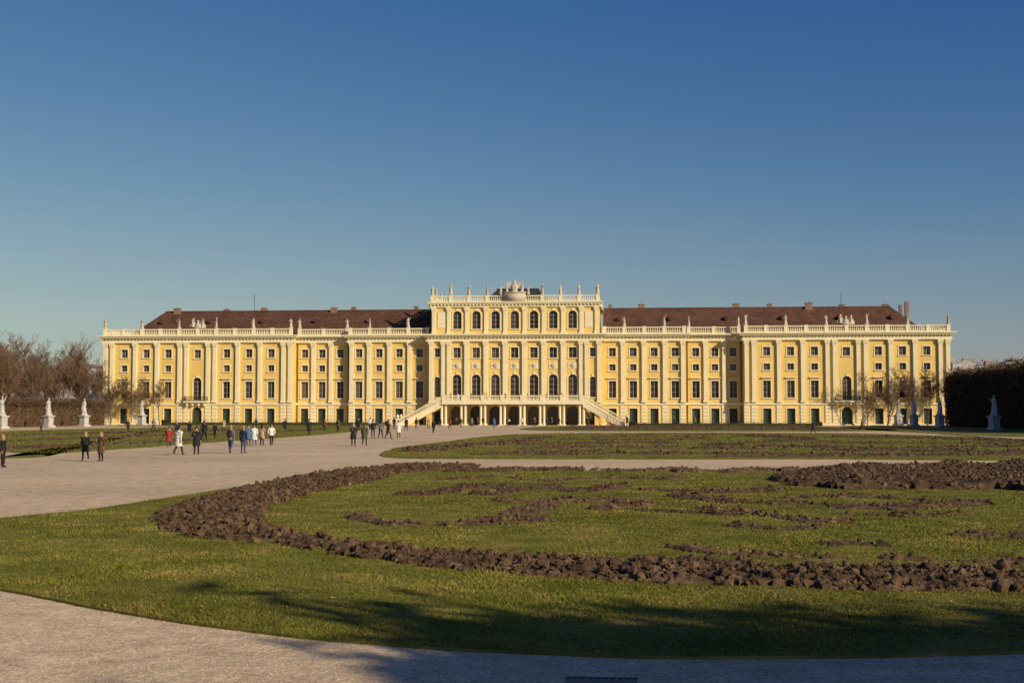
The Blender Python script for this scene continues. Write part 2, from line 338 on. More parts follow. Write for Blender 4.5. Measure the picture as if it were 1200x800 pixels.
def pilaster(x,y,z0,z1,w=.8,d=.45):
    T.box(x-w/2,x+w/2,y-d,y+.002,z0+.55,z1-.9)
    T.box(x-w/2-.12,x+w/2+.12,y-d-.12,y+.002,z0,z0+.28); T.box(x-w/2-.06,x+w/2+.06,y-d-.06,y+.002,z0+.283,z0+.547)
    T.box(x-w/2-.06,x+w/2+.06,y-d-.07,y+.002,z1-.897,z1-.62)
    T.box(x-w/2-.16,x+w/2+.16,y-d-.16,y+.002,z1-.617,z1-.22); T.box(x-w/2-.22,x+w/2+.22,y-d-.22,y+.002,z1-.217,z1-.003)
def cornice(x0,x1,y,z,steps,dent=True):
    zz=z
    for i,(h,d) in enumerate(steps):
        T.box(x0-d,x1+d,y-d,y+.5,zz,zz+h-.004); zz+=h
    if dent:
        h0=steps[0][0]+steps[1][0]; d0=steps[1][1]
        n=int((x1-x0)/.75)
        for i in range(n+1):
            xx=x0+(x1-x0)*i/n; T.box(xx-.16,xx+.16,y-d0-.32,y-d0-.003,z+h0-.32,z+h0-.01)
    return zz
def balustrade(x0,x1,y,z,h=1.4,post=4.3,mbx=None,sp=.36,along='x'):
    B=mbx or BA
    n=max(1,round((x1-x0)/post)); P=[]
    def bx(a,b,c,d,e,f):
        if along=='x': B.box(a,b,y+c,y+d,e,f)
        else: B.box(y+c,y+d,a,b,e,f)
    for i in range(n):
        a=x0+(x1-x0)*i/n+.36; b=x0+(x1-x0)*(i+1)/n-.36
        bx(a,b,-.17,.17,z,z+.22); bx(a,b,-.2,.2,z+h-.22,z+h)
        k=max(1,int((b-a)/sp))
        for j in range(k):
            xx=a+(b-a)*(j+.5)/k; bx(xx-.055,xx+.055,-.055,.055,z+.22,z+h-.22); bx(xx-.1,xx+.1,-.1,.1,z+.3,z+h*.5)
    for i in range(n+1):
        xx=x0+(x1-x0)*i/n; bx(xx-.358,xx+.358,-.26,.26,z,z+h+.02); bx(xx-.42,xx+.42,-.32,.32,z+h+.022,z+h+.14); P.append(xx)
    return P
ZC=17.7
def wing_ops(x,center=False):
    if center:
        return [dict(x=x,w=2.2,z0=.2,z1=3.8,door=1,bars=3,arch=1),dict(x=x,w=1.9,z0=5.3,z1=10.2,arch=1,bars=4),dict(x=x,w=1.5,z0=14.4,z1=16.2)]
    return [dict(x=x,w=1.7,z0=.25,z1=3.5,door=1,bars=3),dict(x=x,w=1.55,z0=5.75,z1=9.3,bars=3,ped=1),dict(x=x,w=1.35,z0=11.5,z1=12.85,bars=1),dict(x=x,w=1.45,z0=14.5,z1=16.3,bars=2)]
def section(x0,x1,y,bays,pils,cbay=None):
    ops=[]
    for bxx in bays: ops+=wing_ops(bxx,bxx==cbay)
    facade(x0,x1,0,19.0,y,ops)
    T.box(x0-.02,x1+.02,y-.22,y+.003,4.25,4.75)
    xs=sorted([x0]+[v for b_ in bays for v in(b_-.9 if b_!=cbay else b_-1.15,b_+.9 if b_!=cbay else b_+1.15)]+[x1])
    for i in range(0,len(xs)-1,2): T.box(xs[i],xs[i+1],y-.1,y+.003,0,.5)
    for p in pils: pilaster(p,y,4.78,ZC)
    for p in pils:
        for k in range(5): T.box(p-.55,p+.55,y-.17,y+.002,.53+k*.74,.53+k*.74+.66)
    cornice(x0,x1,y,ZC,[(.35,.47),(.7,.26),(.3,.9),(.25,1.15)])
yA,yB,yP,yCn=0.0,-1.4,-2.8,-3.4
roofstat=[]
for s in(-1,1):
    lo,hi=sorted((s*48,s*90)); 
    offs=[0,6.5,11.4,16.3]; cx=s*69
    bays=sorted({cx+k*o for o in offs for k in(-1,1)})
    pil=[]
    for o in(2.4,3.9,8.95,13.85,19.0,20.5): pil+=[cx-o,cx+o]
    section(lo,hi,yP,bays,pil,cx)
    lo,hi=sorted((s*18.4,s*36)); st=17.6/4
    b=[s*(18.4+st*(i+.5)) for i in range(4)]; section(lo,hi,yB,b,[s*(18.4+st*i) for i in(1,2,3)]+[s*35.4])
    lo,hi=sorted((s*36,s*48)); b=[s*38.2,s*42.2,s*46.0]; section(lo,hi,yA,b,[s*40.2,s*44.1])
    for xx,ya,yb in((s*48,yP,yA),(s*36,yB,yA),(s*90,yP,20)):
        W.poly([(xx,ya,0),(xx,yb,0),(xx,yb,19),(xx,ya,19)])
    for a,c,yy in((18.9,35.7,yB),(36.7,47.2,yA),(48.4,89.7,yP)):
        A,B_=sorted((s*a,s*c)); P=balustrade(A,B_,yy-.1,19.32)
        for i,p in enumerate(P):
            if i%2==(0 if a>20 else 1) or (a>48 and i in(4,6)): roofstat.append((p,yy-.1,20.88,1.15))
    ST.box(s*69-1.7,s*69+1.7,yP-.45,yP+.35,20.88,21.25); ST.lathe(s*69,yP,21.2,[(.55,0),(.62,.4),(.35,.7),(.2,1.0),(.34,1.2),(.1,1.5)],8,1,.6)
    for k in(-1,1): roofstat.append((s*69+k*1.1,yP-.05,21.25,.95)); ST.poly([(s*69+k*.5,yP,21.3),(s*69+k*1.9,yP,21.3),(s*69+k*1.6,yP,21.9),(s*69+k*.6,yP,22.5)])
    balustrade(yP+.4,19,s*89.9,19.32,along='y')
    T.box(cx-2.6,cx+2.6,yP-1.3,yP-.23,4.8,5.1)
    for bb in(-1.9,-.7,.7,1.9): T.box(cx+bb-.15,cx+bb+.15,yP-1.0,yP-.23,4.1,4.79)
    for i in range(27):
        xx=cx-2.5+i*5/26; IR.box(xx-.03,xx+.03,yP-1.24,yP-1.19,5.1,6.05)
    IR.box(cx-2.55,cx+2.55,yP-1.26,yP-1.17,6.05,6.13)
    for yy in(-.5,-.9): 
        for e in(-2.5,2.5): IR.box(cx+e-.03,cx+e+.03,yP+yy-.03,yP+yy+.03,5.1,6.05)
    for xx in(s*36.4, s*47.6): IR.box(xx-.08,xx+.08,yA-.2,yA-.04,0,17.6)
W.poly([(-90,20,0),(90,20,0),(90,20,19),(-90,20,19)])
def hiproof(mb,xa,xb,ya,yb,z0,z1,inx0,inx1,iny):
    a=(xa,ya,z0);b=(xb,ya,z0);c=(xb,yb,z0);d=(xa,yb,z0)
    e=(xa+inx0,ya+iny,z1);f=(xb-inx1,ya+iny,z1);g=(xb-inx1,yb-iny,z1);h=(xa+inx0,yb-iny,z1)
    mb.poly([a,b,f,e]);mb.poly([b,c,g,f]);mb.poly([c,d,h,g]);mb.poly([d,a,e,h]);mb.poly([e,f,g,h])
T.box(-89.2,89.2,-1.2,19.5,18.97,19.29)
hiproof(RF,18.6,86.5,1.2,18.8,19.3,25.4,0.0,6,7.6); hiproof(RF,-86.5,-18.6,1.2,18.8,19.3,25.4,6,0.0,7.6)
RF.box(18.7,80.5,8.7,9.3,25.38,25.6); RF.box(-80.5,-18.7,8.7,9.3,25.38,25.6)
random.seed(3)
for s in(-1,1):
    for xx in ((24,36.5,41,58,66,78) if s<0 else (21,27,47,55,64,70.5,79)):
        w=random.uniform(.35,.8); h=random.uniform(.2,.8); yy=random.choice((8.5,9.2,10)); x_=s*xx+random.uniform(-1,1)
        CH.box(x_-w,x_+w,yy-.4,yy+.4,24.0,25.6+h); CH.box(x_-w-.1,x_+w+.1,yy-.5,yy+.5,25.603+h,25.72+h)
        CH.lathe(x_,yy,25.72+h,[(.14,0),(.1,.3)],8)
    for i,xx in enumerate((22,33,45,57,69,80)):
        z=22.6; x_=s*xx; y0=4.6
        RF.box(x_-.35,x_+.35,y0,y0+1.6,z,z+.6); RF.poly([(x_-.45,y0-.1,z+.6),(x_+.45,y0-.1,z+.6),(x_,y0-.1,z+.9)]); RF.poly([(x_-.45,y0-.1,z+.6),(x_,y0-.1,z+.9),(x_,y0+2.0,z+.9),(x_-.45,y0+2.0,z+.6)]); RF.poly([(x_+.45,y0-.1,z+.6),(x_,y0-.1,z+.9),(x_,y0+2.0,z+.9),(x_+.45,y0+2.0,z+.6)])
CH.box(83.2,84.0,7,7.8,19.3,26.4); CH.box(82.4,83.0,9,9.8,19.3,25.9); IR.box(-60.04,-59.96,9,9.08,25.6,29.5); IR.box(70,70.08,9,9.08,25.6,28.8)
bx7=[i*4.09 for i in range(-3,4)]
ops=[]
for x in bx7:
    ops.append(dict(x=x,w=2.5,z0=.02,z1=4.0,arch=1,open=1,sur=False))
    ops.append(dict(x=x,w=1.9,z0=5.3,z1=10.7,arch=1,bars=4))
    ops.append(dict(x=x,w=1.6,z0=14.2,z1=16.4,bars=2))
for s in(-1,1):
    ops+= [dict(x=s*16.5,w=1.3,z0=.25,z1=3.5,door=1,bars=3),dict(x=s*16.5,w=1.3,z0=5.9,z1=10.2,arch=1,bars=3),dict(x=s*16.5,w=1.2,z0=14.4,z1=16.3,bars=2)]
facade(-18.4,18.4,0,19.1,yCn,ops)
for o in [dict(x=x) for x in bx7]:
    T.box(o['x']-.9,o['x']+.9,yCn-.1,yCn-.003,11.9,13.2); ST.lathe(o['x'],yCn-.14,12.0,[(.1,0),(.55,.4),(.6,.7),(.2,1.1)],8,1,.25)
T.box(-18.45,18.45,yCn-.14,yCn+.003,4.15,4.65)
for i in range(-3,3): pilaster((i+.5)*4.09,yCn,4.68,ZC,.85,.5)
for s in(-1,1):
    for p in(14.0,15.2,17.8): pilaster(s*p,yCn,4.68,ZC,.75,.5)
cornice(-18.4,18.4,yCn,ZC,[(.35,.52),(.65,.3),(.3,.9),(.3,1.2)])
ops=[dict(x=x,w=1.85,z0=20.4,z1=24.2,arch=1,bars=3) for x in bx7]
facade(-17.9,17.9,19.1,25.2,yCn+.3,ops)
for i in range(-3,3): pilaster((i+.5)*4.09,yCn+.3,19.35,25.0,.7,.3)
for s in(-1,1):
    for p in(14.1,17.3): pilaster(s*p,yCn+.3,19.35,25.0,.7,.3)
    T.box(s*15.7-.8,s*15.7+.8,yCn+.18,yCn+.297,20.6,24)
    W.poly([(s*18.4,yCn,0),(s*18.4,20,0),(s*18.4,20,19.1),(s*18.4,yCn,19.1)]); W.poly([(s*17.9,yCn+.3,19.1),(s*17.9,20,19.1),(s*17.9,20,25.2),(s*17.9,yCn+.3,25.2)])
    T.box(min(s*17.92,s*18.5),max(s*17.92,s*18.5),yCn+.8,19,24.98,25.9)
W.poly([(-17.9,20,0),(17.9,20,0),(17.9,20,25.2),(-17.9,20,25.2)])
cornice(-17.9,17.9,yCn+.3,25.0,[(.25,.35),(.4,.25),(.25,.7),(.2,.85)])
T.box(-17.8,17.8,yCn+.85,19.8,25.15,25.95)
P=balustrade(-17.6,17.6,yCn+.3,26.1,1.35,3.9)
for i,p in enumerate(P):
    if abs(p)>3: roofstat.append((p,yCn+.3,27.6,1.2))
for s in(-1,1): balustrade(yCn+.8,19.3,s*17.6,26.1,1.35,3.9,along='y'); 
for s in(-1,1):
    for yy in(2,10): roofstat.append((s*17.6,yy,27.5,1.15))
hiproof(CU,-7.5,7.5,1,15,26,29.5,3,3,4); CU.box(-4.6,4.6,4.8,11,29.45,29.7)
ST.box(-2.3,2.3,yCn-.25,yCn+.9,26.12,28.0); ST.box(-2.5,2.5,yCn-.4,yCn+1.0,28.003,28.2)
ST.lathe(0,yCn,28.2,[(.7,0),(.6,.4),(.85,.9),(.7,1.4),(.3,1.7),(.45,1.95),(.4,2.1),(.12,2.5)],12,1,.5)
for s in(-1,1):
    roofstat.append((s*1.6,yCn,28.2,1.05)); roofstat.append((s*2.9,yCn,27.6,.95)); ST.poly([(s*.5,yCn,29.4),(s*1.0,yCn,30.5),(s*1.7,yCn,30.3),(s*1.3,yCn,29.2)])
dy0=-9.6; DX=14.6
T.box(-DX,DX,dy0,yCn-.55,4.55,5.0); T.box(-DX-.15,DX+.15,dy0-.15,yCn-.57,4.35,4.547)
balustrade(-DX+.3,DX-.3,dy0+.25,5.0,1.15,4.12,T,.3)
for i in range(-3,5):
    x=(i-.5)*4.09
    for k in(-.42,.42):
        T.lathe(x+k,dy0+.7,0,[(.36,0),(.36,.3),(.27,.35),(.25,3.7),(.24,3.75),(.36,4.0),(.36,4.34)],12)
    T.box(x-.9,x+.9,dy0+.25,dy0+1.15,-.1,.12)
    T.box(x-.45,x+.45,yCn-.9,yCn-.3,0,4.34)
NS=29; run=.30
for s in(-1,1):
    for i in range(NS):
        zt=5.0-(i+1)*5.0/(NS+1); xa=s*(DX+i*run); xb=s*(DX+(i+1)*run); a,b=sorted((xa,xb))
        yoff=-.9*(i/NS)**2*2.0
        T.box(a,b,dy0+.45+yoff,dy0+4.2+yoff,max(0,zt-.9),zt)
        for yy in(dy0+.2+yoff,dy0+4.2+yoff):
            T.box(a,b,yy,yy+.25,max(0,zt-1.1),zt+.22); T.box(a-.02,b+.02,yy-.05,yy+.3,zt+.22,zt+.36)
            T.box((a+b)/2-.06,(a+b)/2+.06,yy+.06,yy+.19,zt+.36,zt+1.0)
            T.box(a-.03,b+.03,yy-.03,yy+.28,zt+1.0,zt+1.2)
        if i in(9,18): W.box(a-.3,b+.3,dy0+.5+yoff,dy0+4.1+yoff,0,max(.2,zt-.95))
        if i>=20: W.box(a,b,dy0+.3+yoff,dy0+4.3+yoff,0,max(.1,zt-1.0))
    xe=s*(DX+NS*run+.3)
    for yy in(dy0+.2-1.8,dy0+4.2-1.8): T.box(xe-.4,xe+.4,yy-.25,yy+.5,0,1.4); T.lathe(xe,yy+.12,1.4,[(.15,0),(.3,.3),(.34,.55),(.18,.7),(.08,.9)],10)
    T.box(min(s*DX,s*(DX+.6)),max(s*DX,s*(DX+.6)),dy0+4.5,yCn-.55,0,4.3)

# ------------------------------------------------------------------ figures
def skin_mesh(verts,edges,sub=1):
    me=bpy.data.meshes.new("t"); me.from_pydata([v[:3] for v in verts],edges,[]); o=bpy.data.objects.new("t",me); col.objects.link(o)
    md=o.modifiers.new("s",'SKIN'); md.use_smooth_shade=True
    sv=me.skin_vertices[0].data
    for i,v in enumerate(verts):
        r=v[3]; sv[i].radius=r if isinstance(r,tuple) else (r,r)
        sv[i].use_root=(i==0)
    o.modifiers.new("u",'SUBSURF').levels=sub
    dg=bpy.context.evaluated_depsgraph_get(); dg.update(); ev=o.evaluated_get(dg); m2=bpy.data.meshes.new_from_object(ev)
    V=[tuple(v.co) for v in m2.vertices]; Fs=[tuple(p.vertices) for p in m2.polygons]
    bpy.data.objects.remove(o); bpy.data.meshes.remove(me); bpy.data.meshes.remove(m2)
    return V,Fs
def body(legs,arms,sub=1,lean=0):
    v=[(0,0,.95,(.155,.115)),(0,lean*.3,1.12,(.145,.105)),(0,lean*.7,1.32,(.175,.12)),(0,lean,1.465,(.062,.062)),(0,lean-.015,1.56,(.078,.088)),(0,lean-.01,1.67,(.072,.088))]
    e=[(0,1),(1,2),(2,3),(3,4),(4,5)]
    for s,(kn,an) in zip((-1,1),legs):
        n=len(v); v+=[(s*.095,0,.86,.092),(s*kn[0],kn[1],kn[2],.062),(s*an[0],an[1]+.01,an[2],.043),(s*(an[0]+.015),an[1]-.15,an[2]-.045,.038)]
        e+=[(0,n),(n,n+1),(n+1,n+2),(n+2,n+3)]
    for s,(el,wr) in zip((-1,1),arms):
        n=len(v); v+=[(s*.185,lean,1.385,.066),(s*el[0],el[1]+lean,el[2],.048),(s*wr[0],wr[1]+lean,wr[2],.034)]
        e+=[(2,n),(n,n+1),(n+1,n+2)]
    return skin_mesh(v,e,sub)
def hand(mb,w,d,s):
    d=Vector(d).normalized(); side=d.cross(Vector((1,0,0))).normalized(); nrm=d.cross(side)
    def tube(p,q,r0,r1):
        dd=(q-p).normalized(); a=dd.orthogonal().normalized(); b=dd.cross(a); n=len(mb.v)
        for c,r in((p,r0),(q,r1)):
            for i in range(5): t=i*2*math.pi/5; mb.v.append(tuple(c+a*math.cos(t)*r+b*math.sin(t)*r))
        for i in range(5): mb.f.append((n+i,n+(i+1)%5,n+5+(i+1)%5,n+5+i))
        mb.f.append(tuple(n+5+i for i in range(5)))
    w=Vector(w)
    for k in(-1.5,-.5,.5,1.5): tube(w+side*k*.012,w+d*.09+side*k*.02,.016,.013)
    for k,l in((-1.5,.06),(-.5,.075),(.5,.07),(1.5,.055)):
        a=w+d*.085+side*k*.02; b=a+d*l*.55+nrm*s*.006; tube(a,b,.009,.0085); tube(b,b+d*l*.4+nrm*s*.02,.0085,.006)
    a=w+d*.03+side*.02; b=a+side*.035+d*.03; tube(a,b,.012,.010); tube(b,b+d*.03+side*.008,.01,.007)
def person_mesh(name,legs,arms,lean=0,coat=False,longhair=False,pack=False):
    V,Fs=body(legs,arms,2,lean)
    mi=[]
    for f in Fs:
        c=np.mean([V[i] for i in f],axis=0)
        if c[2]>1.44 and abs(c[0])<.13: mi.append(1 if (c[2]>1.66 or (c[1]-lean>.012 and c[2]>1.5)) else 0)
        elif c[2]<.075: mi.append(4)
        elif c[2]<.90 and abs(c[0])<.22: mi.append(3)
        else: mi.append(2)
    mb=MB(); mb.v=list(V); mb.f=list(Fs)
    def done(k): mi.extend([k]*(len(mb.f)-len(mi)))
    for s,(el,wr) in zip((-1,1),arms):
        w=Vector((s*wr[0],wr[1]+lean,wr[2])); d=w-Vector((s*el[0],el[1]+lean,el[2])); hand(mb,w,d,s)
    y=lean-.085
    mb.poly([(-.013,y-.012,1.585),(.013,y-.012,1.585),(0,y-.035,1.59)]); mb.poly([(-.013,y-.012,1.585),(0,y-.035,1.59),(0,y-.005,1.64)]); mb.poly([(.013,y-.012,1.585),(0,y-.035,1.59),(0,y-.005,1.64)])
    for s in(-1,1): mb.lathe(s*.082,lean,1.58,[(.008,0),(.018,.02),(.018,.045),(.006,.06)],6,.6,1)
    done(0)
    for s in(-1,1): mb.lathe(s*.03,y-.0,1.622,[(.006,0),(.011,.008),(.006,.016)],6,1,1)
    mb.box(-.022,.022,y-.012,y,1.548,1.554)
    mb.lathe(0,lean+.012,1.60,[(.088,0),(.1,.05),(.094,.1),(.06,.15),(.02,.165)],12,.95,1.02)
    if longhair: mb.lathe(0,lean+.06,1.36,[(.05,0),(.085,.08),(.095,.2),(.09,.28)],10,1,.6)
    done(1)
    if coat: mb.lathe(0,0,.55,[(.235,0),(.22,.15),(.19,.35),(.17,.5),(.18,.62)],14,1.02,.78)
    else: mb.lathe(0,0,.84,[(.185,0),(.178,.1),(.165,.25)],14,1,.75)
    mb.lathe(0,lean+.01,1.42,[(.10,0),(.085,.05),(.078,.07)],10)
    done(2)
    if pack:
        mb.lathe(0,lean+.2,1.02,[(.12,0),(.16,.05),(.16,.3),(.1,.42),(.03,.45)],10,1,.6); done(4)
    me=bpy.data.meshes.new(name); me.from_pydata(mb.v,[],mb.f); me.update()
    for k in range(5): me.materials.append(None)
    me.polygons.foreach_set("material_index",mi); me.polygons.foreach_set("use_smooth",[True]*len(mi)); return me
L_st=(((.1,-.01,.48),(.1,.0,.09)),((.11,-.015,.48),(.12,.01,.09)))
L_w1=(((.1,-.14,.50),(.1,-.24,.10)),((.1,.06,.49),(.1,.30,.17)))
L_w2=(((.1,.10,.49),(.1,.34,.20)),((.1,-.10,.50),(.1,-.16,.09)))
A_dn=(((.245,.03,1.11),(.255,-.05,.87)),((.245,.03,1.11),(.255,-.05,.87)))
A_w=(((.24,.10,1.12),(.25,.12,.88)),((.24,-.04,1.11),(.24,-.19,.92)))
A_ph=(((.24,.0,1.13),(.12,-.22,1.22)),((.25,.03,1.11),(.26,-.03,.87)))
A_pk=(((.28,.06,1.13),(.21,-.06,.95)),((.28,.06,1.13),(.21,-.06,.95)))
PM=[person_mesh("p0",L_st,A_dn),person_mesh("p1",L_w1,A_w,-.02,coat=True),person_mesh("p2",L_w2,A_w,-.02,pack=True),person_mesh("p3",L_st,A_ph,coat=True,longhair=True),person_mesh("p4",L_w1,A_pk,-.02,longhair=True)]
skinm=[plain("skin_a",(.50,.30,.21),.5),plain("skin_b",(.38,.22,.15),.5)]
hairm=[plain("hair_dark",(.02,.014,.01)),plain("hair_brown",(.08,.045,.025)),plain("hair_blond",(.30,.20,.09)),plain("hat_black",(.015,.015,.016))]
tops=dict(black=plain("coat_black",(.014,.014,.017)),navy=plain("coat_navy",(.02,.03,.07)),white=plain("coat_white",(.62,.60,.56)),beige=plain("coat_beige",(.36,.27,.17)),red=plain("coat_red",(.28,.03,.03)),brown=plain("coat_brown",(.09,.05,.03)),grey=plain("coat_grey",(.13,.13,.14)),blue=plain("coat_blue",(.05,.12,.30)),olive=plain("coat_olive",(.07,.07,.035)))
bots=dict(black=plain("trousers_black",(.012,.012,.014)),jeans=plain("jeans",(.04,.06,.12)),grey=plain("trousers_grey",(.10,.10,.11)),light=plain("trousers_light",(.35,.30,.24)))
shoes=plain("shoes",(.02,.018,.016))
def person(x,y,rz,pm,top,bot,h=1.72,z=0.0,hair=0):
    o=bpy.data.objects.new("person",PM[pm]); col.objects.link(o); o.location=(x,y,z+.006); o.rotation_euler=(0,0,rz); k=h/1.77; o.scale=(k*1.05,k*1.05,k)
    for i,m_ in enumerate((random.choice(skinm),hairm[hair],tops[top],bots[bot],shoes)):
        o.material_slots[i].link='OBJECT'; o.material_slots[i].material=m_
    return o
random.seed(11)
pl=[(3,548,38,'black','black',0,1.6),(100,540,34,'black','black',1,.2),(118,541,33,'brown','black',3,-.3),(198,524.5,25,'red','jeans',1,.3),(209,533.5,35,'white','black',1,2.8),(230,533,34,'black','black',3,.1),(239,517.5,25,'black','black',4,3),
(270,531.5,34,'grey','jeans',2,3.0),(285,531.5,33,'navy','jeans',0,2.8),(291,522,25,'blue','black',3,.5),(298,523,26,'white','grey',1,.2),(307,522,25,'beige','black',3,3.0),(318,522.5,26,'white','black',4,.4),(362,510.5,20,'black','black',1,.5),
(414,522.5,27,'black','black',3,.2),(427,522.5,27,'olive','black',1,3.1),(437,514,24,'black','jeans',0,.1),(446,514,24,'grey','black',4,3),(455,515,25,'brown','black',1,2.6),(467,513,21,'white','jeans',3,.4),(508,508,17,'black','black',2,3.1),(953,508,17,'black','black',1,-1.5),
(207,511,18,'navy','black',0,.4),(222,510,17,'black','grey',1,3),(252,514,19,'black','black',2,3),(262,505,15,'beige','black',3,0),(334,507,17,'black','jeans',1,.6),(380,505,15,'red','black',0,3),(396,506,16,'grey','black',2,3),(420,505,16,'black','black',1,.2),(434,504,15,'white','black',4,.2),(462,503,15,'black','black',0,3),(476,505,16,'navy','jeans',1,3),(488,503,14,'black','grey',2,3),(502,502,13,'beige','black',3,0),(516,501,13,'black','black',1,1.6),(527,503,14,'red','black',4,3),(540,501,12,'black','black',0,0),(553,500.5,12,'grey','black',1,1),(566,500,12,'black','jeans',2,3),(579,501,12,'blue','black',3,0),(594,500.5,12,'black','black',1,2),(612,500,12,'white','black',0,0),(626,500,11,'black','black',4,1),(641,499.5,11,'navy','black',1,0),(655,499.3,11,'black','black',2,1),(688,499,11,'black','black',0,0),(712,498.6,11,'beige','black',1,1),(735,498.5,11,'black','black',3,0),(790,499,11,'black','black',1,1.5),(815,499,11,'grey','black',0,1.5),(150,506,15,'black','black',1,1.2),(48,506,16,'brown','black',0,1.2),(180,505,15,'grey','black',2,1.4),(300,503,14,'black','black',4,1.2),(1010,503,13,'black','black',1,1.5)]
for u,v,hp,t,b_,pm,rz in pl:
    x,y=G(u,v); dist=(Vector((x,y,0))-C).dot(fwd); h=min(1.9,max(1.55,hp/F*dist))
    person(x,y,rz+random.uniform(-.2,.2),pm,t,b_,h,0,random.choice((0,0,1,1,2,3)))
for i,x in enumerate((-13,-11.6,-8.9,-6.2,-5.4,-1.5,1.2,3.0,6.9,9.3,10.1,13.3)):
    person(x,dy0+1.0+random.uniform(0,3),random.uniform(-1,1),(0,3,1)[i%3],random.choice(list(tops)),'black',1.72,5.0,i%3)
for i,x in enumerate((-12,-9,-3,-1,4.5,8,11,-7.5,6.2)):
    person(x,dy0+2.5+random.uniform(0,2),random.uniform(-1,1),(0,3,1)[i%3],random.choice(list(tops)),'black',1.7,0,i%3)

# statues
def robe(mb,z0=0,h=1.08,r0=.31,r1=.17,seg=18,ph=0):
    n=len(mb.v); rows=7
    for j in range(rows):
        t=j/(rows-1); r=r0+(r1-r0)*t**.8
        for i in range(seg):
            a=2*math.pi*i/seg; rr=r*(1+.13*(1-t*.6)*math.cos(6*a+ph+t*2)); mb.v.append((rr*math.cos(a)*1.05,rr*math.sin(a)*.8+.03*math.sin(t*3),z0+h*t))
    for j in range(rows-1):
        for i in range(seg): a=n+j*seg+i; b=n+j*seg+(i+1)%seg; mb.f.append((a,b,b+seg,a+seg))
def statue_fig(arms,ph,sub=1):
    V,Fs=body((((.12,-.06,.5),(.12,-.02,.09)),((.1,0,.48),(.1,.02,.09))),arms,sub,0.02); mb=MB(); mb.v=list(V); mb.f=list(Fs); robe(mb,ph=ph)
    for s,(el,wr) in zip((-1,1),arms):
        w=Vector((s*wr[0],wr[1],wr[2])); hand(mb,w,w-Vector((s*el[0],el[1],el[2])),s)
    mb.lathe(0,.02,1.6,[(.085,0),(.1,.06),(.085,.12),(.04,.17)],8)
    mb.poly([(-.2,.06,1.4),(.1,.12,1.42),(.3,.16,.6),(.34,.12,.1),(-.1,.28,.08),(-.3,.16,.7)])
    return mb
SF=[statue_fig((((.33,-.05,1.2),(.36,-.2,1.42)),((.26,.06,1.14),(.14,-.14,1.02))),0),statue_fig((((.27,.05,1.13),(.13,-.15,1.05)),((.36,-.02,1.5),(.40,-.08,1.78))),1.5),statue_fig((((.28,.04,1.14),(.3,-.1,.95)),((.29,.0,1.16),(.1,-.2,1.28))),3)]
for i,(x,y,z,sc) in enumerate(roofstat):
    s=SF[(i*7)%3]; ST.mesh(s.v,s.f,(x,y,z),sc+.06*((i*5)%3),rz=((i*13)%7-3)*.25)
def garden_statue(x,y,rz,k):
    mb=MB(); s=SF[k%3]; mb.mesh(s.v,s.f,(0,0,2.35),1.62,0)
    mb.box(-.85,.85,-.85,.85,0,.3); mb.box(-.7,.7,-.7,.7,.3,.42); mb.box(-.58,.58,-.58,.58,.42,1.8); mb.box(-.7,.7,-.7,.7,1.8,1.92); mb.box(-.8,.8,-.8,.8,1.923,2.1); mb.lathe(0,0,2.1,[(.7,0),(.66,.12),(.6,.27)],12)
    o=mb.build("marble_statue",M['marble']); o.location=(x,y,0); o.rotation_euler=(0,0,rz)
for k,y in enumerate((-76,-43,-23,-9,)): garden_statue(78,y,-1.2,k)
for k,y in enumerate((-72,-55,-40,-11)): garden_statue(-78,y,1.2,k+1)
for mbx,nm,mt in((W,"walls",'wall'),(T,"trim",'trim'),(GL,"window_glass",'glass'),(FR,"window_frames",'frame'),(GD,"doors",'green'),(RF,"roof",'roof'),(IR,"ironwork",'iron'),(CH,"chimneys",'brick'),(CU,"attic_roof",'copper'),(BA,"balustrades",'trim')):
    mbx.build(nm,M[mt],pal)
ST.build("roof_sculptures",M['stonew'],pal,True)

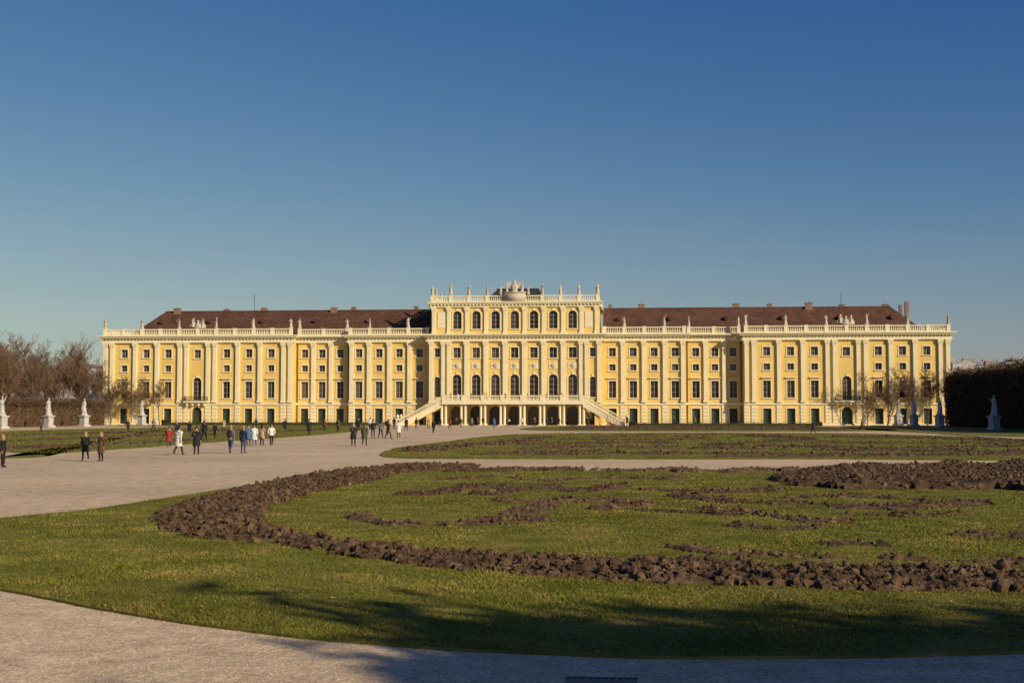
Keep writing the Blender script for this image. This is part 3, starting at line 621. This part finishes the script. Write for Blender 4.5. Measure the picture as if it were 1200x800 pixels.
# ------------------------------------------------------------------ vegetation
def prisms(P0,P1,R0,R1,k=3):
    P0,P1,R0,R1=map(np.array,(P0,P1,R0,R1)); d=P1-P0; L=np.linalg.norm(d,axis=1,keepdims=True)+1e-9; d/=L
    ref=np.where(np.abs(d[:,2:3])>.9,np.array([[1,0,0]]),np.array([[0,0,1]])); a=np.cross(d,ref); a/=np.linalg.norm(a,axis=1,keepdims=True); b=np.cross(d,a)
    n=len(P0); V=np.empty((n,2*k,3))
    for i in range(k):
        t=2*math.pi*i/k; o=a*math.cos(t)+b*math.sin(t); V[:,i]=P0+o*R0[:,None]; V[:,k+i]=P1+o*R1[:,None]
    fs=np.array([[i,(i+1)%k,k+(i+1)%k,k+i] for i in range(k)]); FF=(fs[None]+(np.arange(n)*2*k)[:,None,None]).reshape(-1,4)
    return V.reshape(-1,3),FF
def tree_mesh(name,H,seed,levels=4,spread=1.0,bmin=.018,kids=(7,6,5,4)):
    r=random.Random(seed); P0=[];P1=[];R0=[];R1=[]
    def grow(p,d,L,rad,lv):
        n=4 if lv==0 else 3; pts=[p]; q=p; dd=d
        for i in range(n):
            j=.12 if lv==0 else .28
            dd=(dd+Vector((r.gauss(0,j),r.gauss(0,j),r.gauss(0,j)+(.08 if lv else 0)))).normalized()
            q2=q+dd*(L/n); r0=rad*(1-.7*i/n); r1=rad*(1-.7*(i+1)/n)
            P0.append(q[:]);P1.append(q2[:]);R0.append(max(r0,bmin));R1.append(max(r1,bmin*.7)); q=q2; pts.append(q)
        if lv>=levels: return
        for c in range(kids[lv]):
            t=r.uniform(.28 if lv==0 else .2,1.0)*n; i=min(int(t),n-1); pp=pts[i].lerp(pts[i+1],t-i)
            a=r.uniform(0,6.28); o=Vector((math.cos(a),math.sin(a),0)); nd=(d*r.uniform(.35,.8)+o*r.uniform(.5,1.0)*spread+Vector((0,0,.25))).normalized()
            grow(pp,nd,L*r.uniform(.38,.6),rad*.42,lv+1)
    grow(Vector((0,0,0)),Vector((0,0,1)),H*.72,H*.016,0)
    V,FF=prisms(P0,P1,R0,R1); zmax=V[:,2].max(); V*=H/zmax
    return fast_mesh(name,V,FF,[M['bark']],link=False)
TM=[tree_mesh("bare_tree_mesh",12,s,4,.8,.028,(9,7,5,4)) for s in(1,2,3)]
TB=[tree_mesh("tall_tree_mesh",17,s,4,.75,.033,(12,8,5,4)) for s in(5,6,7,8)]
def put_tree(me,x,y,s,parent=None,name="bare_tree",sz=None):
    o=bpy.data.objects.new(name,me); col.objects.link(o); o.location=(x,y,0); o.rotation_euler=(0,0,random.uniform(0,6.28)); o.scale=(s*.85,s*.85,sz or s)
    if parent: o.parent=parent
random.seed(5)
row=empty("bare_tree_row")
for y in range(-112,8,6):
    for dx in(0,9,20): put_tree(random.choice(TB),-89-dx+random.uniform(-1.5,1.5),y+random.uniform(-2,2),random.uniform(.80,1.12)+(.14 if y<-66 else 0)+dx*.004,row,"tree")
row=empty("bare_tree_row")
for y in range(-112,-18,6):
    for dx in(4,13): put_tree(random.choice(TM),90+dx+random.uniform(-1.5,1.5),y+random.uniform(-2,2),random.uniform(.95,1.12)*(1.5 if y<-78 else 1.0),row,"tree")
row=empty("bare_tree_row")
for x in list(range(-190,-92,9))+list(range(94,180,6)):
    put_tree(random.choice(TB),x,random.uniform(20,60),random.uniform(.85,1.05) if x<0 else random.uniform(.76,.92),row,"tree")
for x in(-87,-83.5,-79.5,-75.5): put_tree(random.choice(TM),x,-6.5+random.uniform(-1,1),random.uniform(.85,1.0))
for x in(72.5,76.5,80.5,84.5,88.5): put_tree(random.choice(TM),x,-6.5+random.uniform(-1,1),random.uniform(.95,1.12))
def hedge(name,x0,x1,y0,y1,h,n,mat,s0=.12,s1=.4,rag=.25):
    m_=n
    x=rng.uniform(x0,x1,m_); y=rng.uniform(y0,y1,m_); z=h*rng.random(m_)**.9
    side=rng.random(m_); x=np.where(side<.5,x0+rng.exponential(.25,m_),x); x=np.where((side>=.5)&(side<.6),x1-rng.exponential(.25,m_),x); z=np.where((side>=.6)&(side<.85),h-rng.exponential(.4,m_)+rng.normal(0,rag,m_),z)
    x=x+.25*vnoise(y,z,1.3,4); z=np.abs(z+.5*vnoise(x,y,.6,2)*(z/h))
    R=rotmats(m_); s=rng.uniform(s0,s1,m_); tri=np.array([[-1,-.12,0],[1,-.08,.1],[.2,.35,0]])
    V=np.einsum('nij,vj->nvi',R,tri)*s[:,None,None]+np.stack([x,y,z],1)[:,None]
    core=MB(); core.box(x0+.35*min(4,x1-x0)/2,x1-.35*min(4,x1-x0)/2,y0+.5,y1-.5,0,h-min(.9,h*.3))
    CV=np.array(core.v); CF=np.array(core.f); CF=np.concatenate([CF[:,[0,1,2]],CF[:,[0,2,3]]])
    fast_mesh(name,np.concatenate([V.reshape(-1,3),CV]),np.concatenate([np.arange(3*m_).reshape(-1,3),CF+3*m_]),[mat])
hedge("clipped_hedge",83.5,87.5,-118,-24,9.6,110000,M['hedge'],rag=.5)
hedge("clipped_hedge",-88,-84,-118,-14,4.6,60000,M['hedge'],rag=.4)
hedge("box_hedge",24,62,-15,-13.5,.7,14000,M['hedgeg'],.05,.16)
hedge("box_hedge",-74,-26,-10.5,-9.3,.8,14000,M['hedgeg'],.05,.16)
# trees and hedge beside/behind the photographer (they throw the foreground shade)
random.seed(9)
hedge("clipped_hedge",40,75,-275.5,-272.5,10.6,40000,M['hedge'],.3,.7,rag=.9)
for x,y,s in((36,-275,.90),(38.5,-273,1.0),(43,-274,1.02),(48,-273,1.05),(55,-274,1.05),(62,-274,1.08),(33,-277,.8),(30,-279,.75)): put_tree(random.choice(TM),x,y,s)

# ------------------------------------------------------------------ distance
def hillh(x): return 128+12*math.sin(x*.0011+1)+8*math.sin(x*.0037)+4*math.sin(x*.013)+2.5*math.sin(x*.05)
hx=np.linspace(-5000,5000,300); V=[];FF=[]
for i,x in enumerate(hx):
    h=hillh(x)
    V+=[(x,1500,0),(x,3200,h),(x,4200,h*.9)]
for i in range(299):
    a=3*i; FF+=[(a,a+3,a+4,a+1),(a+1,a+4,a+5,a+2)]
fast_mesh("hills",V,FF,[M['hill']],True)
mb=MB(); random.seed(21)
for i in range(900):
    x=random.choice((random.uniform(450,1300),random.uniform(-2200,-900))); t=random.random()**.7; y=1500+1700*t
    zb=t*hillh(x); w=random.uniform(5,20); h=random.uniform(6,15)
    mb.box(x-w,x+w,y,y+14,max(0,zb-10),zb+h)
mb.build("distant_city",M['city'])
mb=MB(); cx_,cy_=-610,850
def lattice(p,q,w):
    p=Vector(p);q=Vector(q); d=(q-p); n=max(2,int(d.length/(w*1.3))); dn=d.normalized(); a=dn.orthogonal().normalized(); b=dn.cross(a)
    P0=[];P1=[]
    cs=[a*w/2+b*w/2,a*w/2-b*w/2,-a*w/2-b*w/2,-a*w/2+b*w/2]
    for c in cs: P0.append(p+c);P1.append(q+c)
    for i in range(n):
        for k in range(4): P0.append(p+d*i/n+cs[k]);P1.append(p+d*(i+1)/n+cs[(k+1)%4])
    V,FF=prisms([x[:] for x in P0],[x[:] for x in P1],[.3]*len(P0),[.3]*len(P0),4)
    mb.mesh([tuple(v) for v in V],[tuple(int(i) for i in f) for f in FF])
lattice((cx_,cy_,0),(cx_,cy_,84),2.0); lattice((cx_-7,cy_,79),(cx_+16,cy_,83),1.6); lattice((cx_,cy_,84),(cx_,cy_,92),1.4)
mb.box(cx_-8,cx_-4,cy_-1.5,cy_+1.5,75,79.5); mb.box(cx_+1,cx_+3,cy_-1,cy_+1,78,81)
mb.build("tower_crane",M['orange'])

# ------------------------------------------------------------------ light
EL=math.radians(24); AZ=math.radians(53)
tosun=Vector((math.sin(AZ)*math.cos(EL),-math.cos(AZ)*math.cos(EL),math.sin(EL)))
sl=bpy.data.lights.new("sun",'SUN'); sl.energy=5.0; sl.angle=math.radians(.5); sl.color=(1,.825,.585)
so=bpy.data.objects.new("sun",sl); col.objects.link(so); so.rotation_euler=tosun.to_track_quat('Z','Y').to_euler(); so.location=(60,-320,60)
w=bpy.data.worlds.new("World"); scene.world=w; w.use_nodes=True; nt=w.node_tree
bg=nt.nodes["Background"]; sk=nt.nodes.new("ShaderNodeTexSky"); sk.sky_type='NISHITA'; sk.sun_disc=False
sk.sun_elevation=EL; sk.sun_rotation=math.pi-AZ; sk.altitude=200; sk.air_density=1.0; sk.dust_density=.6; sk.ozone_density=2.2
sp=nt.nodes.new("ShaderNodeSeparateColor"); cb=nt.nodes.new("ShaderNodeCombineColor"); nt.links.new(sk.outputs[0],sp.inputs[0])
# film-like colour response of the sky: power, gain and soft shoulder x/(1+x/K)
for i,(gm_,A,K) in enumerate(((2.2,.178,6.6),(1.58,.308,13.0),(.74,1.15,40.))):
    p=nt.nodes.new("ShaderNodeMath"); p.operation='POWER'; p.inputs[1].default_value=gm_; nt.links.new(sp.outputs[i],p.inputs[0])
    q=nt.nodes.new("ShaderNodeMath"); q.operation='MULTIPLY'; q.inputs[1].default_value=A; nt.links.new(p.outputs[0],q.inputs[0])
    r1=nt.nodes.new("ShaderNodeMath"); r1.operation='MULTIPLY_ADD'; r1.inputs[1].default_value=1/K; r1.inputs[2].default_value=1.0; nt.links.new(q.outputs[0],r1.inputs[0])
    r2=nt.nodes.new("ShaderNodeMath"); r2.operation='DIVIDE'; nt.links.new(q.outputs[0],r2.inputs[0]); nt.links.new(r1.outputs[0],r2.inputs[1]); nt.links.new(r2.outputs[0],cb.inputs[i])
# thin haze wisps low over the horizon
N=nt.nodes; L=nt.links
tc=N.new("ShaderNodeTexCoord"); mp=N.new("ShaderNodeMapping"); mp.inputs["Scale"].default_value=(2.2,2.2,26.0); L.new(tc.outputs["Generated"],mp.inputs["Vector"])
nz=N.new("ShaderNodeTexNoise"); nz.inputs["Scale"].default_value=1.6; nz.inputs["Detail"].default_value=7; L.new(mp.outputs[0],nz.inputs["Vector"])
m1=N.new("ShaderNodeMapRange"); m1.inputs["From Min"].default_value=.48; m1.inputs["From Max"].default_value=.75; m1.inputs["To Max"].default_value=.35; L.new(nz.outputs["Fac"],m1.inputs["Value"])
sx_=N.new("ShaderNodeSeparateXYZ"); L.new(tc.outputs["Generated"],sx_.inputs[0])
m2=N.new("ShaderNodeMapRange"); m2.inputs["From Min"].default_value=.05; m2.inputs["From Max"].default_value=.17; m2.inputs["To Min"].default_value=1; m2.inputs["To Max"].default_value=0; L.new(sx_.outputs["Z"],m2.inputs["Value"])
mm=N.new("ShaderNodeMath"); mm.operation='MULTIPLY'; L.new(m1.outputs[0],mm.inputs[0]); L.new(m2.outputs[0],mm.inputs[1])
mix=N.new("ShaderNodeMix"); mix.data_type='RGBA'; L.new(mm.outputs[0],mix.inputs["Factor"]); L.new(cb.outputs[0],mix.inputs[6]); mix.inputs[7].default_value=(2.6,3.1,3.6,1)
L.new(mix.outputs[2],bg.inputs["Color"]); bg.inputs["Strength"].default_value=.10
scene.view_settings.view_transform='Standard'; scene.view_settings.look='None'; scene.view_settings.exposure=0
